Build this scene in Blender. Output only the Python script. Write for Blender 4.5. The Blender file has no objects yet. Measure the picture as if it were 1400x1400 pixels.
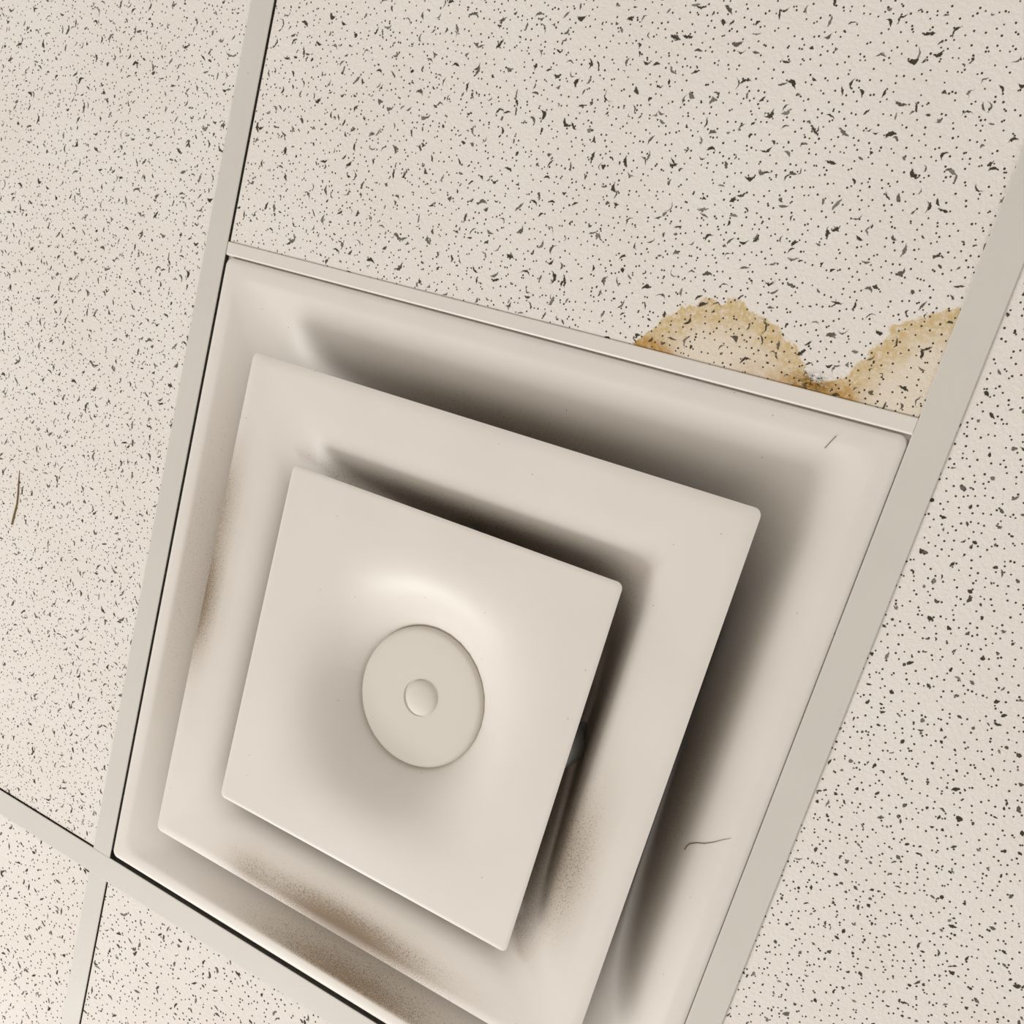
import bpy, bmesh, math, random
from mathutils import Vector, Matrix

random.seed(7)
S = bpy.context.scene
COL = S.collection
CZ = 2.70                     # height of the suspended ceiling above the floor, metres

# ---------------------------------------------------------------- camera
# ceiling axes in mm: u along the panel's upper edge, v along its left edge, h above the ceiling plane
R = ((0.8508581, -0.27688, 0.4465175),
     (0.3617399, 0.9250738, -0.1156839),
     (-0.3810311, 0.2599537, 0.8872651))
CAM = (665.21, 53.35, -672.91)
F = 1335.39
cd = bpy.data.cameras.new('camera')
co = bpy.data.objects.new('camera', cd)
COL.objects.link(co)
right, down, fwd = Vector(R[0]), Vector(R[1]), Vector(R[2])
m = Matrix((right, -down, -fwd)).transposed().to_4x4()
m.translation = Vector((CAM[0] / 1000, CAM[1] / 1000, CZ + CAM[2] / 1000))
co.matrix_world = m
cd.sensor_width = 36
cd.lens = F / 1400 * 36
cd.shift_x = -7.46 / 1400
cd.shift_y = 235.3 / 1400
cd.clip_start = 0.02
S.camera = co

# ---------------------------------------------------------------- exposure, sky, window light
S.view_settings.view_transform = 'Standard'
S.view_settings.look = 'None'
S.view_settings.gamma = 1.0
S.view_settings.use_curve_mapping = False
S.view_settings.exposure = 0.13

w = bpy.data.worlds.new('world')
S.world = w
w.use_nodes = True
bg = w.node_tree.nodes['Background']
bg.inputs['Color'].default_value = (1.0, 0.985, 0.97, 1)
bg.inputs['Strength'].default_value = 0.96


def area(name, pos, target, sx, sy, watts, col):
    l = bpy.data.lights.new(name, 'AREA')
    l.shape = 'RECTANGLE'
    l.size, l.size_y = sx, sy
    l.energy = watts
    l.color = col
    o = bpy.data.objects.new(name, l)
    COL.objects.link(o)
    o.location = pos
    d = Vector(target) - Vector(pos)
    o.rotation_euler = d.to_track_quat('-Z', 'Y').to_euler()
    return o


area('window_light', (-1.5, 3.55, CZ - 2.0), (0.3, 0.3, CZ), 1.5, 1.3, 104, (1.0, 0.985, 0.965))


# ---------------------------------------------------------------- helpers
def W(u, v, h=0.0):
    return Vector((u / 1000, v / 1000, CZ + h / 1000))


def link(name, me, mat=None, parent=None, smooth=False):
    o = bpy.data.objects.new(name, me)
    COL.objects.link(o)
    if mat:
        me.materials.append(mat)
    if parent:
        o.parent = parent
    if smooth:
        for p in me.polygons:
            p.use_smooth = True
        me.set_sharp_from_angle(angle=math.radians(32))
    return o


def obj(name, bm, mat=None, parent=None, smooth=False):
    me = bpy.data.meshes.new(name)
    bm.normal_update()
    bm.to_mesh(me)
    bm.free()
    return link(name, me, mat, parent, smooth)


def tag(o, label, cat=None, group=None, kind=None):
    o['label'] = label
    if cat:
        o['category'] = cat
    if group:
        o['group'] = group
    if kind:
        o['kind'] = kind
    return o


def empty(name, loc):
    o = bpy.data.objects.new(name, None)
    COL.objects.link(o)
    o.location = loc
    o.empty_display_size = 0.1
    return o


def box(bm, u0, u1, v0, v1, h0, h1):
    vs = [bm.verts.new(W(u, v, h)) for h in (h0, h1) for u, v in ((u0, v0), (u1, v0), (u1, v1), (u0, v1))]
    for f in ((3, 2, 1, 0), (4, 5, 6, 7), (0, 1, 5, 4), (1, 2, 6, 5), (2, 3, 7, 6), (3, 0, 4, 7)):
        bm.faces.new([vs[i] for i in f])
    return vs


def loft(bm, rings, close_last=False, close_first=False):
    vr = [[bm.verts.new(p) for p in r] for r in rings]
    for a, b in zip(vr, vr[1:]):
        n = len(a)
        for i in range(n):
            j = (i + 1) % n
            bm.faces.new((a[i], a[j], b[j], b[i]))
    if close_last:
        bm.faces.new(vr[-1])
    if close_first:
        bm.faces.new(list(reversed(vr[0])))
    return vr


def rsquare(cu, cv, half, r, h, nside=40, ncor=8):
    """rounded square contour, mm"""
    pts = []
    r = min(r, half * 0.999)
    s = half - r
    for k in range(4):
        a0 = k * math.pi / 2
        cx, cy = [(s, s), (-s, s), (-s, -s), (s, -s)][k]
        for i in range(ncor):
            a = a0 + math.pi / 2 * i / ncor
            pts.append((cu + cx + r * math.cos(a), cv + cy + r * math.sin(a)))
        a = a0 + math.pi / 2
        p0 = (cu + cx + r * math.cos(a), cv + cy + r * math.sin(a))
        nx, ny = [(-s, s), (-s, -s), (s, -s), (s, s)][k]
        p1 = (cu + nx + r * math.cos(a), cv + ny + r * math.sin(a))
        for i in range(nside):
            t = i / nside
            pts.append((p0[0] + (p1[0] - p0[0]) * t, p0[1] + (p1[1] - p0[1]) * t))
    return [W(a, b, h) for a, b in pts]


# ---------------------------------------------------------------- node helpers
class NT:
    def __init__(self, name):
        self.mat = bpy.data.materials.new(name)
        self.mat.use_nodes = True
        self.t = self.mat.node_tree
        self.n = self.t.nodes
        self.bsdf = self.n['Principled BSDF']

    def set(self, sock, v):
        if hasattr(v, 'is_output') or isinstance(v, bpy.types.NodeSocket):
            self.t.links.new(v, sock)
        else:
            sock.default_value = v

    def node(self, typ, **kw):
        nd = self.n.new(typ)
        for k, v in kw.items():
            setattr(nd, k, v)
        return nd

    def math(self, op, a, b=0.0, c=0.0, clamp=False):
        nd = self.node('ShaderNodeMath', operation=op, use_clamp=clamp)
        for i, v in enumerate((a, b, c)):
            self.set(nd.inputs[i], v)
        return nd.outputs[0]

    def vmath(self, op, a, b=None, scale=None):
        nd = self.node('ShaderNodeVectorMath', operation=op)
        self.set(nd.inputs[0], a)
        if b is not None:
            self.set(nd.inputs[1], b)
        if scale is not None:
            self.set(nd.inputs['Scale'], scale)
        return nd.outputs[0]

    def noise(self, vec, scale, detail=2.0, rough=0.5, color=False):
        nd = self.node('ShaderNodeTexNoise')
        self.set(nd.inputs['Vector'], vec)
        nd.inputs['Scale'].default_value = scale
        nd.inputs['Detail'].default_value = detail
        nd.inputs['Roughness'].default_value = rough
        return nd.outputs['Color' if color else 'Fac']

    def smooth(self, v, lo, hi, a=0.0, b=1.0):
        nd = self.node('ShaderNodeMapRange', interpolation_type='SMOOTHSTEP')
        self.set(nd.inputs[0], v)
        for i, x in enumerate((lo, hi, a, b)):
            self.set(nd.inputs[i + 1], x)
        return nd.outputs[0]

    def mix(self, fac, a, b):
        nd = self.node('ShaderNodeMix', data_type='RGBA')
        self.set(nd.inputs['Factor'], fac)
        self.set(nd.inputs['A'] if False else nd.inputs[6], a)
        self.set(nd.inputs[7], b)
        return nd.outputs[2]

    def attr(self, name):
        return self.node('ShaderNodeAttribute', attribute_name=name).outputs['Fac']

    def mm(self, off=(0, 0, 0)):
        """position on the object in millimetres"""
        tc = self.node('ShaderNodeTexCoord').outputs['Object']
        v = self.vmath('SCALE', tc, scale=1000.0)
        return self.vmath('ADD', v, off)

    def bump(self, height, dist, strength=1.0, normal=None):
        nd = self.node('ShaderNodeBump')
        nd.inputs['Strength'].default_value = strength
        nd.inputs['Distance'].default_value = dist
        self.set(nd.inputs['Height'], height)
        if normal is not None:
            self.set(nd.inputs['Normal'], normal)
        return nd.outputs[0]


def voro(nt, vec, cell, seed):
    v = nt.vmath('SCALE', vec, scale=1.0 / cell)
    v = nt.vmath('ADD', v, (seed * 13.7, seed * 7.3, 0))
    vo = nt.node('ShaderNodeTexVoronoi', voronoi_dimensions='2D', feature='F1')
    nt.set(vo.inputs['Vector'], v)
    vo.inputs['Scale'].default_value = 1.0
    vo.inputs['Randomness'].default_value = 1.0
    sep = nt.node('ShaderNodeSeparateColor')
    nt.set(sep.inputs[0], vo.outputs['Color'])
    return v, vo, sep


def pinholes(nt, vec, cell, rad, seed, keep=0.85):
    v, vo, sep = voro(nt, vec, cell, seed)
    d = nt.math('MULTIPLY', vo.outputs['Distance'], cell)
    r = nt.math('MULTIPLY_ADD', sep.outputs[1], 0.35 * rad, 0.8 * rad)
    e = nt.math('SUBTRACT', d, r)
    msk = nt.smooth(e, -0.18, 0.18, 1.0, 0.0)
    return nt.math('MULTIPLY', msk, nt.math('LESS_THAN', sep.outputs[0], keep))


def fissures(nt, vec, cell, hlen, hw, seed, keep=0.8, bend=0.35, wob=0.5):
    """one short bent crack per cell: turned, curved, tapered and frayed"""
    wn = nt.noise(vec, 0.55, 2.0, 0.6, color=True)
    wn = nt.vmath('SUBTRACT', wn, (0.5, 0.5, 0.5))
    vw = nt.vmath('ADD', vec, nt.vmath('SCALE', wn, scale=wob * 2.4))
    v, vo, sep = voro(nt, vw, cell, seed)
    loc = nt.vmath('SUBTRACT', v, vo.outputs['Position'])
    loc = nt.vmath('SCALE', loc, scale=cell)
    rot = nt.node('ShaderNodeVectorRotate', rotation_type='Z_AXIS')
    nt.set(rot.inputs['Vector'], loc)
    nt.set(rot.inputs['Angle'], nt.math('MULTIPLY', sep.outputs[0], 37.7))
    xyz = nt.node('ShaderNodeSeparateXYZ')
    nt.set(xyz.inputs[0], rot.outputs[0])
    x, y = xyz.outputs[0], xyz.outputs[1]
    rnd = nt.math('FRACT', nt.math('MULTIPLY', sep.outputs[2], 17.3))
    ln = nt.math('MULTIPLY_ADD', sep.outputs[1], hlen * 0.9, hlen * 0.45)
    q = nt.math('DIVIDE', x, ln)
    q2 = nt.math('MULTIPLY', q, q)
    k = nt.math('MULTIPLY', nt.math('SUBTRACT', rnd, 0.5), bend * 2)
    y2 = nt.math('MULTIPLY_ADD', nt.math('MULTIPLY', q2, ln), k, y)
    hwv = nt.math('MULTIPLY', nt.math('SUBTRACT', 1.0, q2), nt.math('MULTIPLY_ADD', rnd, hw * 0.9, hw * 0.6))
    e = nt.math('SUBTRACT', nt.math('ABSOLUTE', y2), hwv)
    msk = nt.smooth(e, -0.22, 0.22, 1.0, 0.0)
    rnd2 = nt.math('FRACT', nt.math('MULTIPLY', sep.outputs[0], 91.7))
    msk = nt.math('MULTIPLY', msk, nt.math('LESS_THAN', sep.outputs[2], keep))
    return nt.math('MULTIPLY', msk, nt.math('MULTIPLY_ADD', rnd2, 0.35, 0.78, clamp=True))


TILE = (0.752, 0.724, 0.692, 1)


def tile_mat(name, kind, off, stain=False, size=1.0):
    nt = NT(name)
    vec = nt.mm(off)
    if size != 1.0:
        vec = nt.vmath('SCALE', vec, scale=1.0 / size)
    dens = nt.noise(vec, 0.018, 2.0)
    if kind == 'fissured':
        masks = [pinholes(nt, vec, 6.6, 0.58, 1, 0.9), pinholes(nt, vec, 11.0, 0.62, 2, 0.75),
                 fissures(nt, vec, 13.5, 2.7, 0.62, 3, 0.72, 0.7, 0.8),
                 fissures(nt, vec, 20.0, 3.4, 0.95, 4, 0.72, 0.8, 1.3)]
    elif kind == 'coarse':
        masks = [pinholes(nt, vec, 6.2, 0.62, 1, 0.9), pinholes(nt, vec, 13.0, 0.7, 2, 0.8),
                 fissures(nt, vec, 14.0, 2.3, 0.72, 3, 0.75, 0.3, 0.5),
                 fissures(nt, vec, 24.0, 2.8, 0.85, 4, 0.7, 0.3, 0.6)]
    else:
        masks = [pinholes(nt, vec, 6.4, 0.62, 1, 0.9), pinholes(nt, vec, 12.0, 0.6, 2, 0.8),
                 fissures(nt, vec, 13.0, 1.55, 0.78, 3, 0.8, 0.3, 0.7),
                 fissures(nt, vec, 22.0, 2.2, 1.0, 4, 0.7, 0.3, 0.9)]
    msk = masks[0]
    for x in masks[1:]:
        msk = nt.math('MAXIMUM', msk, x)
    tint = nt.noise(vec, 0.01, 3.0)
    base = nt.mix(nt.smooth(tint, 0.3, 0.7), (TILE[0] * .975, TILE[1] * .965, TILE[2] * .95, 1), TILE)
    if stain:
        sd = nt.attr('stain_depth')
        n1 = nt.math('MULTIPLY', nt.math('SUBTRACT', nt.noise(vec, 0.24, 5.0, 0.7), 0.5), 9.0)
        n2 = nt.math('MULTIPLY', nt.math('SUBTRACT', nt.noise(vec, 0.09, 4.0, 0.6), 0.5), 26.0)
        s = nt.math('ADD', sd, n1)
        inside = nt.smooth(s, -0.5, 1.0)
        rim = nt.smooth(nt.math('ADD', s, n2), 4.0, 27.0, 1.0, 0.0)
        blot = nt.noise(vec, 0.2, 4.0, 0.7)
        rim = nt.math('MULTIPLY', rim, nt.smooth(blot, 0.3, 0.62, 0.45, 1.0))
        stcol = nt.mix(rim, (0.70, 0.63, 0.535, 1), (0.56, 0.42, 0.205, 1))
        stcol = nt.mix(nt.smooth(nt.noise(vec, 0.3, 3.0, 0.7), 0.48, 0.66, 0.0, 0.8), stcol, (0.70, 0.625, 0.53, 1))
        rust = nt.attr('rust')
        rust = nt.math('MULTIPLY', rust, nt.smooth(blot, 0.3, 0.62, 0.45, 1.0), clamp=True)
        stcol = nt.mix(rust, stcol, (0.42, 0.225, 0.04, 1))
        base = nt.mix(inside, base, stcol)
        crack = nt.attr('crack')
        cm = nt.smooth(nt.noise(nt.vmath('MULTIPLY', vec, (0.6, 1.3, 1)), 0.55, 3.0, 0.7), 0.47, 0.53)
        msk = nt.math('MAXIMUM', msk, nt.math('MULTIPLY', cm, crack))
    hole_dark = nt.mix(nt.noise(vec, 0.4, 1.0), (0.028, 0.024, 0.016, 1), (0.075, 0.062, 0.042, 1))  # dark of the open holes put into the colour
    col = nt.mix(msk, base, hole_dark)
    nt.set(nt.bsdf.inputs['Base Color'], col)
    nt.bsdf.inputs['Roughness'].default_value = 0.85
    nt.bsdf.inputs['Specular IOR Level'].default_value = 0.25
    fine = nt.noise(vec, 0.35, 3.0, 0.6)
    b1 = nt.bump(fine, 0.0009, 0.6)
    b2 = nt.bump(nt.math('SUBTRACT', 1.0, msk), 0.0012, 0.7, b1)
    nt.set(nt.bsdf.inputs['Normal'], b2)
    return nt.mat


def paint_mat(name, col, rough=0.42, spec=0.45, soot_shade=False, fine=0.0):
    nt = NT(name)
    vec = nt.mm()
    base = nt.mix(nt.smooth(nt.noise(vec, 0.012, 3.0), 0.3, 0.7), tuple(c * 0.97 for c in col[:3]) + (1,), col)
    # sparse fly specks
    sp = pinholes(nt, vec, 30.0, 0.4, 5, 0.12)
    base = nt.mix(nt.math('MULTIPLY', sp, 0.7), base, (0.10, 0.08, 0.06, 1))
    if soot_shade:
        a = nt.attr('soot_shade')  # real dirt bands plus shade painted into the throats
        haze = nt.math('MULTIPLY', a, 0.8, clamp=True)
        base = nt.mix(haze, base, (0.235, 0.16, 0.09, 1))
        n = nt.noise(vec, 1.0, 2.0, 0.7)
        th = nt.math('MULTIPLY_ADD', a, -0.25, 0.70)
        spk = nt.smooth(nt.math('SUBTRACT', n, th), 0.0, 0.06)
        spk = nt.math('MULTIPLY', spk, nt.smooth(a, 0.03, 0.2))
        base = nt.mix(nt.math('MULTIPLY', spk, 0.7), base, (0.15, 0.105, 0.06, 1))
    nt.set(nt.bsdf.inputs['Base Color'], base)
    nt.bsdf.inputs['Roughness'].default_value = rough
    nt.bsdf.inputs['Specular IOR Level'].default_value = spec
    if fine:
        nt.set(nt.bsdf.inputs['Normal'], nt.bump(nt.noise(vec, 0.25, 3.0), 0.0004, fine))
    return nt.mat


def plain(name, col, rough=0.6, metal=0.0):
    nt = NT(name)
    vec = nt.mm()
    c2 = tuple(c * 0.8 for c in col[:3]) + (1,)
    nt.set(nt.bsdf.inputs['Base Color'], nt.mix(nt.noise(vec, 0.03, 3.0), c2, col))
    nt.bsdf.inputs['Roughness'].default_value = rough
    nt.bsdf.inputs['Metallic'].default_value = metal
    return nt.mat


M_fis = tile_mat('fissured_tile', 'fissured', (0, 0, 0))
M_fis_st = tile_mat('fissured_tile_stained', 'fissured', (311, 170, 0), stain=True)
M_peb = tile_mat('pebbled_tile', 'pebbled', (0, 0, 0))
M_peb2 = tile_mat('pebbled_tile_far', 'coarse', (431, 77, 0), size=1.32)
M_tee = paint_mat('tee_paint', (0.595, 0.578, 0.54, 1), 0.5, 0.35, fine=0.15)
M_panel = paint_mat('diffuser_paint', (0.69, 0.661, 0.62, 1), 0.42, 0.32, soot_shade=True)
M_disc = paint_mat('disc_plastic', (0.655, 0.63, 0.585, 1), 0.55, 0.3)
M_duct = plain('duct_steel', (0.05, 0.058, 0.064, 1), 0.6, 0.3)
M_boss = plain('boss_steel', (0.30, 0.31, 0.30, 1), 0.45, 0.5)
M_shield = plain('plenum_light_shield', (0.05, 0.045, 0.04, 1), 0.9)
M_floor = plain('floor_vinyl', (0.62, 0.56, 0.48, 1), 0.6)
M_fibre = plain('dry_fibre', (0.20, 0.13, 0.05, 1), 0.8)
M_hair = plain('dust_hair', (0.24, 0.19, 0.13, 1), 0.8)

# ---------------------------------------------------------------- floor
bm = bmesh.new()
vs = [bm.verts.new((x, y, z)) for z in (-0.05, 0) for x, y in ((-4, -4), (4.6, -4), (4.6, 4.6), (-4, 4.6))]
for f in ((3, 2, 1, 0), (4, 5, 6, 7), (0, 1, 5, 4), (1, 2, 6, 5), (2, 3, 7, 6), (3, 0, 4, 7)):
    bm.faces.new([vs[i] for i in f])
tag(obj('floor', bm, M_floor), 'plain pale floor of the room far below the ceiling', kind='structure')

# ---------------------------------------------------------------- ceiling: added light shield, tiles, tees
U0, U1, V0, V1 = -1244, 1830, -1852, 1834
bm = bmesh.new()
box(bm, U0, U1, V0, V1, 330, 350)  # unseen dark box added above the tiles to keep sky light out
box(bm, U0 - 12, U0, V0, V1, -1, 350)
box(bm, U1, U1 + 12, V0, V1, -1, 350)
box(bm, U0 - 12, U1 + 12, V0 - 12, V0, -1, 350)
box(bm, U0 - 12, U1 + 12, V1, V1 + 12, -1, 350)
ceil = tag(obj('ceiling', bm, M_shield), 'suspended ceiling of speckled white mineral tiles in a pale metal grid', kind='structure')

VB0, VB1 = 588.0, 614.5       # lower tee
TFACE = 1.6                   # tiles rest this high, a hair above the tee faces


def tile(u0, u1, v0, v1, mat, grid=None, tilt=(0, 0)):
    """a mineral tile: flat face, eased edges, 15 mm thick; its own origin at the corner"""
    bm = bmesh.new()
    nu, nv = grid if grid else (2, 2)
    e = 0.8
    lu, lv = u1 - u0, v1 - v0

    def L(u, v, h):
        return Vector((u / 1000, v / 1000, h / 1000))
    us = [e + (lu - 2 * e) * i / nu for i in range(nu + 1)]
    wv = [e + (lv - 2 * e) * i / nv for i in range(nv + 1)]
    g = [[bm.verts.new(L(u, v, 0)) for v in wv] for u in us]
    for i in range(nu):
        for j in range(nv):
            bm.faces.new((g[i][j], g[i][j + 1], g[i + 1][j + 1], g[i + 1][j]))
    per = [g[i][0] for i in range(nu + 1)] + [g[nu][j] for j in range(1, nv + 1)] + \
          [g[i][nv] for i in range(nu - 1, -1, -1)] + [g[0][j] for j in range(nv - 1, 0, -1)]
    prev = per
    for grow, h in ((e, e), (e, 15)):
        ring = []
        for v in per:
            x, y = v.co.x * 1000, v.co.y * 1000
            x += -grow if x < e + .01 else (grow if x > lu - e - .01 else 0)
            y += -grow if y < e + .01 else (grow if y > lv - e - .01 else 0)
            ring.append(bm.verts.new(L(x, y, h)))
        n = len(per)
        for i in range(n):
            j = (i + 1) % n
            bm.faces.new((prev[i], prev[j], ring[j], ring[i]))
        prev = ring
    bm.faces.new(list(reversed(prev)))
    bmesh.ops.recalc_face_normals(bm, faces=bm.faces)
    me = bpy.data.meshes.new('ceiling_tile')
    bm.to_mesh(me)
    bm.free()
    o = link('ceiling_tile', me, mat, ceil)
    o.location = W(u0, v0, TFACE)
    return o


G = 7.0   # tiles lap this far over the tee flanges
t_left = tile(-610 - G, -24 + G, -608, VB0 - 0.8, M_fis)
t_top = tile(1.3, 586 + G, -608, -11.4, M_fis_st, grid=(150, 150))
t_top['label'] = 'ceiling tile with a brown water stain along its lower edge'
t_right = tile(610 - G, 1196 + G, -608, VB0 + G, M_peb)
t_bl = tile(-610 - G, -23 + G, VB1 - G, 1810 + G, M_peb2)
t_bm = tile(2.4, 586 + G, VB1 - G, 1810 + G, M_peb2)
for a, b in ((-1220, -634), (1220, 1806)):          # neighbouring tiles, for a step to the side
    tile(a - G, b + G, -608, VB0 + G, M_peb)
    tile(a - G, b + G, VB1 - G, 1810 + G, M_peb2)
for a, b in ((-1220, -634), (-610, -24), (0, 586), (610, 1196), (1220, 1806)):
    tile(a - G, b + G, -1828, -632, M_fis)
t_br = tile(610 - G, 1196 + G, VB1 - G, 1810 + G, M_peb)

STAIN = [(386, -11), (388, -16), (394, -22), (399, -28), (400, -34), (408, -37), (412, -43), (412, -48), (415, -44),
         (421, -46), (427, -53), (433, -52), (440, -50), (444, -56), (450, -56), (455, -54), (459, -50), (469, -49),
         (476, -46), (483, -46), (483, -42), (490, -37), (499, -36), (502, -29), (508, -24), (512, -18), (517, -17),
         (525, -20), (535, -25), (536, -32), (542, -39), (544, -47), (551, -52), (549, -60), (560, -66), (574, -74),
         (590, -81), (640, -81), (640, 25), (386, 25)]
RUST = [(390, -13, 9, 1.0), (400, -12, 9, .95), (413, -10, 8, .85), (490, -12, 9, .5), (504, -12, 9, .8), (514, -14, 7, .9),
        (526, -12, 9, 1.0), (540, -12, 9, .95), (520, -24, 10, .35), (470, -14, 9, .35)]


def sdist(u, v):
    ins, d = False, 1e9
    n = len(STAIN)
    for i in range(n):
        (x0, y0), (x1, y1) = STAIN[i], STAIN[(i + 1) % n]
        if (y0 > v) != (y1 > v) and u < (x1 - x0) * (v - y0) / (y1 - y0) + x0:
            ins = not ins
        dx, dy = x1 - x0, y1 - y0
        t = max(0, min(1, ((u - x0) * dx + (v - y0) * dy) / (dx * dx + dy * dy)))
        d = min(d, math.hypot(u - x0 - t * dx, v - y0 - t * dy))
    return d if ins else -d


me = t_top.data
A = {k: me.attributes.new(k, 'FLOAT', 'POINT') for k in ('stain_depth', 'rust', 'crack')}
for i, vx in enumerate(me.vertices):
    u, v = vx.co.x * 1000 + 1.3, vx.co.y * 1000 - 608
    A['stain_depth'].data[i].value = max(-60, sdist(u, v)) if (v > -140 and u > 330) else -60
    A['rust'].data[i].value = min(1, sum(a * math.exp(-((u - x) ** 2 + ((v - y) * 1.3) ** 2) / (r * r)) for x, y, r, a in RUST)) if v > -60 else 0
    A['crack'].data[i].value = math.exp(-(((u - 515) / 10) ** 2 + ((v + 16) / 5) ** 2)) if v > -40 else 0


def tee(u0, u1, v0, v1, along, h=0.0):
    """inverted tee: flat flange with eased lips, web above it"""
    bm = bmesh.new()
    if along == 'v':
        prof = [(u0, h + .75), (u0, h + .25), (u0 + .5, h), (u1 - .5, h), (u1, h + .25), (u1, h + .75)]
        c = (u0 + u1) / 2
        prof += [(c + .9, h + .75), (c + .9, h + 32), (c - .9, h + 32), (c - .9, h + .75)]
        rings = [[W(a, v, b) for a, b in prof] for v in (v0, v1)]
    else:
        prof = [(v0, h + .75), (v0, h + .25), (v0 + .5, h), (v1 - .5, h), (v1, h + .25), (v1, h + .75)]
        c = (v0 + v1) / 2
        prof += [(c + .9, h + .75), (c + .9, h + 32), (c - .9, h + 32), (c - .9, h + .75)]
        rings = [[W(u, a, b) for a, b in prof] for u in (u0, u1)]
    loft(bm, rings, True, True)
    bmesh.ops.recalc_face_normals(bm, faces=bm.faces)
    return obj('tee_bar', bm, M_tee, ceil)


tee(-24, 0, V0, VB0, 'v', .3)
tee(586, 610, V0, VB0, 'v', .3)
tee(U0, U1, VB0, VB1, 'u', 0)
tee(-634, -610, V0, VB0, 'v', .3)
tee(1196, 1220, V0, VB0, 'v', .3)
tee(-634, -610, VB1, V1, 'v', .3)
tee(1196, 1220, VB1, V1, 'v', .3)
tee(U0, U1, -632, -608, 'u', 0)
tee(-23.5, 1.5, VB1, V1, 'v', .3)
tee(586, 610, VB1, V1, 'v', .3)

# ---------------------------------------------------------------- the diffuser
diff = empty('air_diffuser', W(293, 292, 0))
tag(diff, 'square painted metal ceiling air diffuser with stepped plates and central disc, with sooty stains', 'air diffuser')


def add_soot_shade(me, fn):
    a = me.attributes.new('soot_shade', 'FLOAT', 'POINT')
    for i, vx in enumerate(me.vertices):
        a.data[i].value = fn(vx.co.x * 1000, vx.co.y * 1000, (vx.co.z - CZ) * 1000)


def keepworld(o):
    o.matrix_parent_inverse = diff.matrix_world.inverted()
    return o


bpy.context.view_layer.update()


def shell(name, rings, parent, mat, thick, soot_shade_fn, close=False):
    if isinstance(rings, list):
        bm = bmesh.new()
        loft(bm, rings, close)
    else:
        bm = rings
    bmesh.ops.recalc_face_normals(bm, faces=bm.faces)
    # the outside (room side) faces down
    if sum(f.normal.z * f.calc_area() for f in bm.faces) > 0:
        bmesh.ops.reverse_faces(bm, faces=bm.faces)
    o = obj(name, bm, mat, parent, True)
    add_soot_shade(o.data, soot_shade_fn)
    sm = o.modifiers.new('thickness', 'SOLIDIFY')
    sm.thickness = thick
    sm.offset = -1
    return o


def g(x, m_, s):
    return math.exp(-((x - m_) / s) ** 2)


def smooth01(t):
    t = max(0.0, min(1.0, t))
    return t * t * (3 - 2 * t)


FU, FV = 293.6, 292.3         # centre of the outer panel


def soot_shade_frame(u, v, h):
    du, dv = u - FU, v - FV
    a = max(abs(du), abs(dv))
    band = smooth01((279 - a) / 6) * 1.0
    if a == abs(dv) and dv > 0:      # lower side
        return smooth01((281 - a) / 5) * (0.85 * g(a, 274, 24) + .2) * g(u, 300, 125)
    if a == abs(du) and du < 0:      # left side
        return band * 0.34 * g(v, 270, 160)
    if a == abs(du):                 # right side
        return 0.5 * smooth01((252 - a) / 24) * g(v, 290, 190)  # brown dirt, with recess shade painted in towards the throat
    return 0.5 * smooth01((252 - a) / 24) * g(u, 290, 190)  # upper side: dirt and painted recess shade together


prof = [(291.8, 8, 8), (291.8, 3.0, 7), (291.0, 1.2, 6.5), (289.5, .3, 6), (287, 0, 6), (280, 0, 12), (277.4, .1, 15), (275.6, .5, 17), (273.8, 1.0, 19), (268, 2.8, 24),
        (261, 5.0, 29), (253.5, 7.8, 34), (246, 11.6, 39), (239, 17.0, 44), (232, 24.4, 49), (225, 34, 54), (218, 46, 60), (211, 61, 66), (204, 80, 72), (197, 104, 78), (188, 135, 84)]
FRAME_PROF = prof
frame = keepworld(shell('frame', [rsquare(FU, FV, a, r, h) for a, h, r in prof], diff, M_panel, 0.0009, soot_shade_frame))

# upper flange of the panel: the flat strip between crease and tile
bm = bmesh.new()
pr = [(-11.3, 2.4), (-11.3, 1.2), (-10.7, .8), (-1.8, .8), (-0.7, 1.5), (-0.2, 4.6), (7, 4.8), (7, 5.6), (-2.2, 5.6), (-2.6, 2.4)]
loft(bm, [[W(u, a, b) for a, b in pr] for u in (.5, 585.6)], True, True)
bmesh.ops.recalc_face_normals(bm, faces=bm.faces)
box(bm, 585.5, 588, -11.3, 586, 1.3, 2.2)
keepworld(obj('flange', bm, M_panel, diff))


PU, PV = 294.0, 292.5


def soot_shade_mid(u, v, h):
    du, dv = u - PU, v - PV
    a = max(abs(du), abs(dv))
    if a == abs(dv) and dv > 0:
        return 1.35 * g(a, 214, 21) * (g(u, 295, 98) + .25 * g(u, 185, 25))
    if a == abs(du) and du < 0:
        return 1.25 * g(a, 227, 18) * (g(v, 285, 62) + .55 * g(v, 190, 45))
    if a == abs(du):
        return 0.75 * g(a, 174, 18) * g(v, 360, 62) + .9 * smooth01((170 - a) / 24) * g(v, 310, 190)  # dirt patch, then throat shade painted darker with depth
    return .9 * smooth01((170 - a) / 24) * g(u, 294, 180)  # upper throat: shade of the opening put into the colour


prof = [(222.6, -19.0, 5.5), (223.0, -19.8, 5.5), (222.0, -20.2, 5.5), (214, -20.0, 8), (202, -19.5, 13), (190, -18.8, 20), (180, -17.9, 26), (172, -16.2, 31),
        (165, -12.8, 36), (158.5, -7, 40), (153, 1, 44), (148, 11, 48), (143, 22, 51), (137, 35, 55), (130, 51, 58), (122, 71, 66), (111, 94, 70), (96, 121, 74)]
mid = keepworld(shell('middle_plate', [rsquare(PU, PV, a, r, h) for a, h, r in prof], diff, M_panel, 0.0008, soot_shade_mid))

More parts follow.
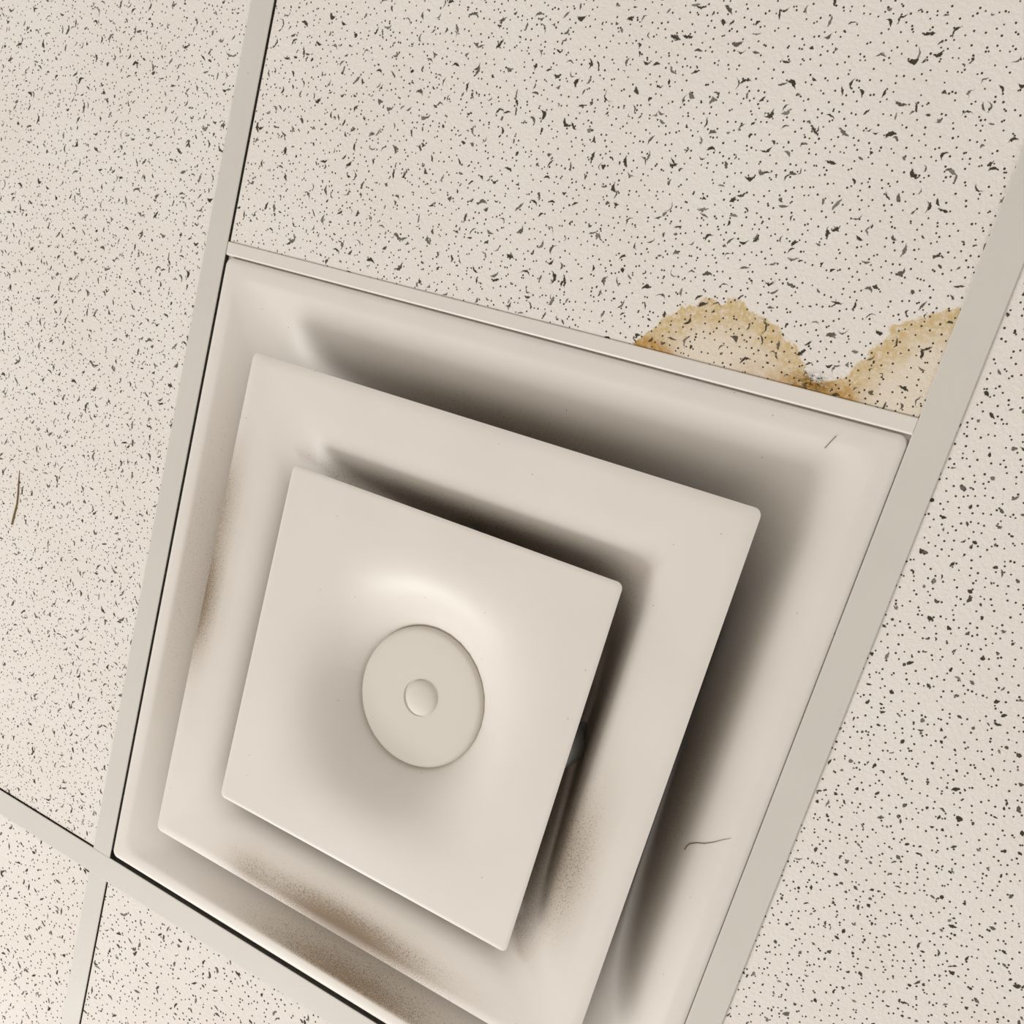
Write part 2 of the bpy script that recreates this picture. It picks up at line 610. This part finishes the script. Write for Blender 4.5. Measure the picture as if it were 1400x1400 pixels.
# dark sheet-metal neck above the middle plate
bm = bmesh.new()
loft(bm, [rsquare(PU, PV, 97.0, 74, 120.5), rsquare(PU, PV, 94, 76, 140), rsquare(PU, PV, 92, 80, 170), rsquare(PU, PV, 92, 84, 260)])
keepworld(obj('neck', bm, M_duct, diff, True))

# inner plate: a shallow dish drawn up to a round seat for the disc
IU, IV = 294.2, 295.0
rings = [rsquare(IU, IV, 149.6, 5, -28.9), rsquare(IU, IV, 150.2, 5, -29.8), rsquare(IU, IV, 149.4, 5, -30.2)]
inner_bm = bmesh.new()
vr = loft(inner_bm, rings)
N = 60
e = 149.4


def dish(u, v):
    r = math.hypot(u, v)
    a = max(abs(u), abs(v)) / e
    return -30.2 + 88 * math.exp(-(r / 62) ** 2) * (1 - smooth01((a - .45) / .55))


# fill from the rim inward with shrinking contours that turn round under the disc
prev = vr[-1]
for i in range(1, 37):
    half = e + (44 - e) * i / 36
    t = i / 36
    ring = rsquare(0, 0, half, 5 + (half - 5) * smooth01(t * 1.3), 0)
    cur = []
    for p in ring:
        u, v = p.x * 1000, p.y * 1000
        cur.append(inner_bm.verts.new(W(IU + u, IV + v, dish(u, v))))
    n = len(cur)
    for k in range(n):
        q = (k + 1) % n
        inner_bm.faces.new((prev[k], prev[q], cur[q], cur[k]))
    prev = cur
inner_bm.faces.new(prev)
inner = keepworld(shell('inner_plate', inner_bm, diff, M_panel, 0.0008, lambda u, v, h: 0.0))


def lathe(bm, cu, cv, prof, n=96):
    rings = []
    for r, h in prof:
        rings.append([W(cu + r * math.cos(2 * math.pi * i / n), cv + r * math.sin(2 * math.pi * i / n), h) for i in range(n)])
    loft(bm, rings, True, True)
    bmesh.ops.recalc_face_normals(bm, faces=bm.faces)


DU, DV = 296.0, 294.0
bm = bmesh.new()
lathe(bm, DU, DV, [(52, 15), (57.6, 10), (58.8, 5.5), (58.7, 3.4), (58.0, 1.6), (56.6, .5), (54.2, .05), (51, 0), (30, 0), (15.6, 0), (15.2, .6), (14.8, 1.2)])
dsc = keepworld(obj('disc', bm, M_disc, inner, True))
dsc.parent = inner
dsc['label'] = 'round white centre disc'
bm = bmesh.new()
lathe(bm, DU + 2, DV - .5, [(15.2, 1.2), (14.8, -.4), (14.2, -1.3), (12.5, -2.2), (9.5, -3.0), (6, -3.5), (2.5, -3.8), (.3, -3.85)], 64)
btn = keepworld(obj('plug_button', bm, M_disc, inner, True))

# round spacer bosses between the plates, one at the middle of each side
for du, dv in ((1, 0), (0, -1), (-1, 0), (0, 1)):
    bm = bmesh.new()
    lathe(bm, IU + du * 126, IV + dv * 126 - (12 if du else 0), [(8, 60), (8, 14), (19, 13.5), (20, 12.5), (20, -9), (19.4, -10.4), (17.5, -11), (6, -11), (6, -27.0)], 40)
    keepworld(obj('spacer_boss', bm, M_boss, diff, True))

# duct collar above
bm = bmesh.new()
rings = [rsquare(FU, FV, 190, 84, 132), rsquare(FU, FV, 188, 84, 140), rsquare(PU, PV, 170, 120, 150), rsquare(PU, PV, 155, 154.9, 165), rsquare(PU, PV, 150, 149.9, 320)]
loft(bm, rings, True)
bmesh.ops.recalc_face_normals(bm, faces=bm.faces)
keepworld(obj('duct_collar', bm, M_duct, diff, True))
for o in (dsc, btn):
    o.matrix_parent_inverse = inner.matrix_world.inverted()


# ---------------------------------------------------------------- small debris
def strand(name, pts, r0, r1, mat, label, cat):
    """a thin tapered hair through the points (mm, world)"""
    bm = bmesh.new()
    rings = []
    n = len(pts)
    for i, p in enumerate(pts):
        a = Vector(pts[max(0, i - 1)])
        b = Vector(pts[min(n - 1, i + 1)])
        t = (b - a).normalized()
        s = t.cross(Vector((0, 0, 1))).normalized()
        q = s.cross(t)
        r = r0 + (r1 - r0) * i / (n - 1)
        c = Vector(p)
        rings.append([W(*(c + s * r * math.cos(k * math.pi / 3) + q * r * math.sin(k * math.pi / 3))) for k in range(6)])
    loft(bm, rings, True, True)
    bmesh.ops.recalc_face_normals(bm, faces=bm.faces)
    return tag(obj(name, bm, mat, None, True), label, cat)


strand('straw_fibre', [(-215, 249, 1.6), (-213, 262, 1.0), (-211.5, 272, 1.0), (-211, 283, 1.2), (-212.5, 294, 1.2), (-214, 305, 1.5)], 0.4, 1.3, M_fibre,
       'thin brown straw-like fibre stuck to the fissured tile left of the diffuser', 'fibre')


def fz(u, v):
    """height of the outer panel's face under a point"""
    a = max(abs(u - FU), abs(v - FV))
    P = FRAME_PROF
    for (a0, h0, _), (a1, h1, _) in zip(P[5:], P[6:]):
        if a1 <= a <= a0:
            return h0 + (h1 - h0) * (a0 - a) / max(1e-6, a0 - a1)
    return 0.0


def on_panel(pts):
    return [(u, v, fz(u, v) - .45) for u, v in pts]


strand('dust_strand', on_panel([(539, 321), (539.5, 318), (541, 315), (546, 311), (552, 308), (558, 303.5), (564, 298), (569, 294)]), 0.65, 0.12, M_hair,
       'brown cobweb strand clinging to the right side of the diffuser panel', 'cobweb')
strand('dust_strand', on_panel([(537, 21), (539, 17), (541.5, 12)]), 0.3, 0.3, M_hair,
       'short dark hair on the diffuser rim below the water stain', 'hair')
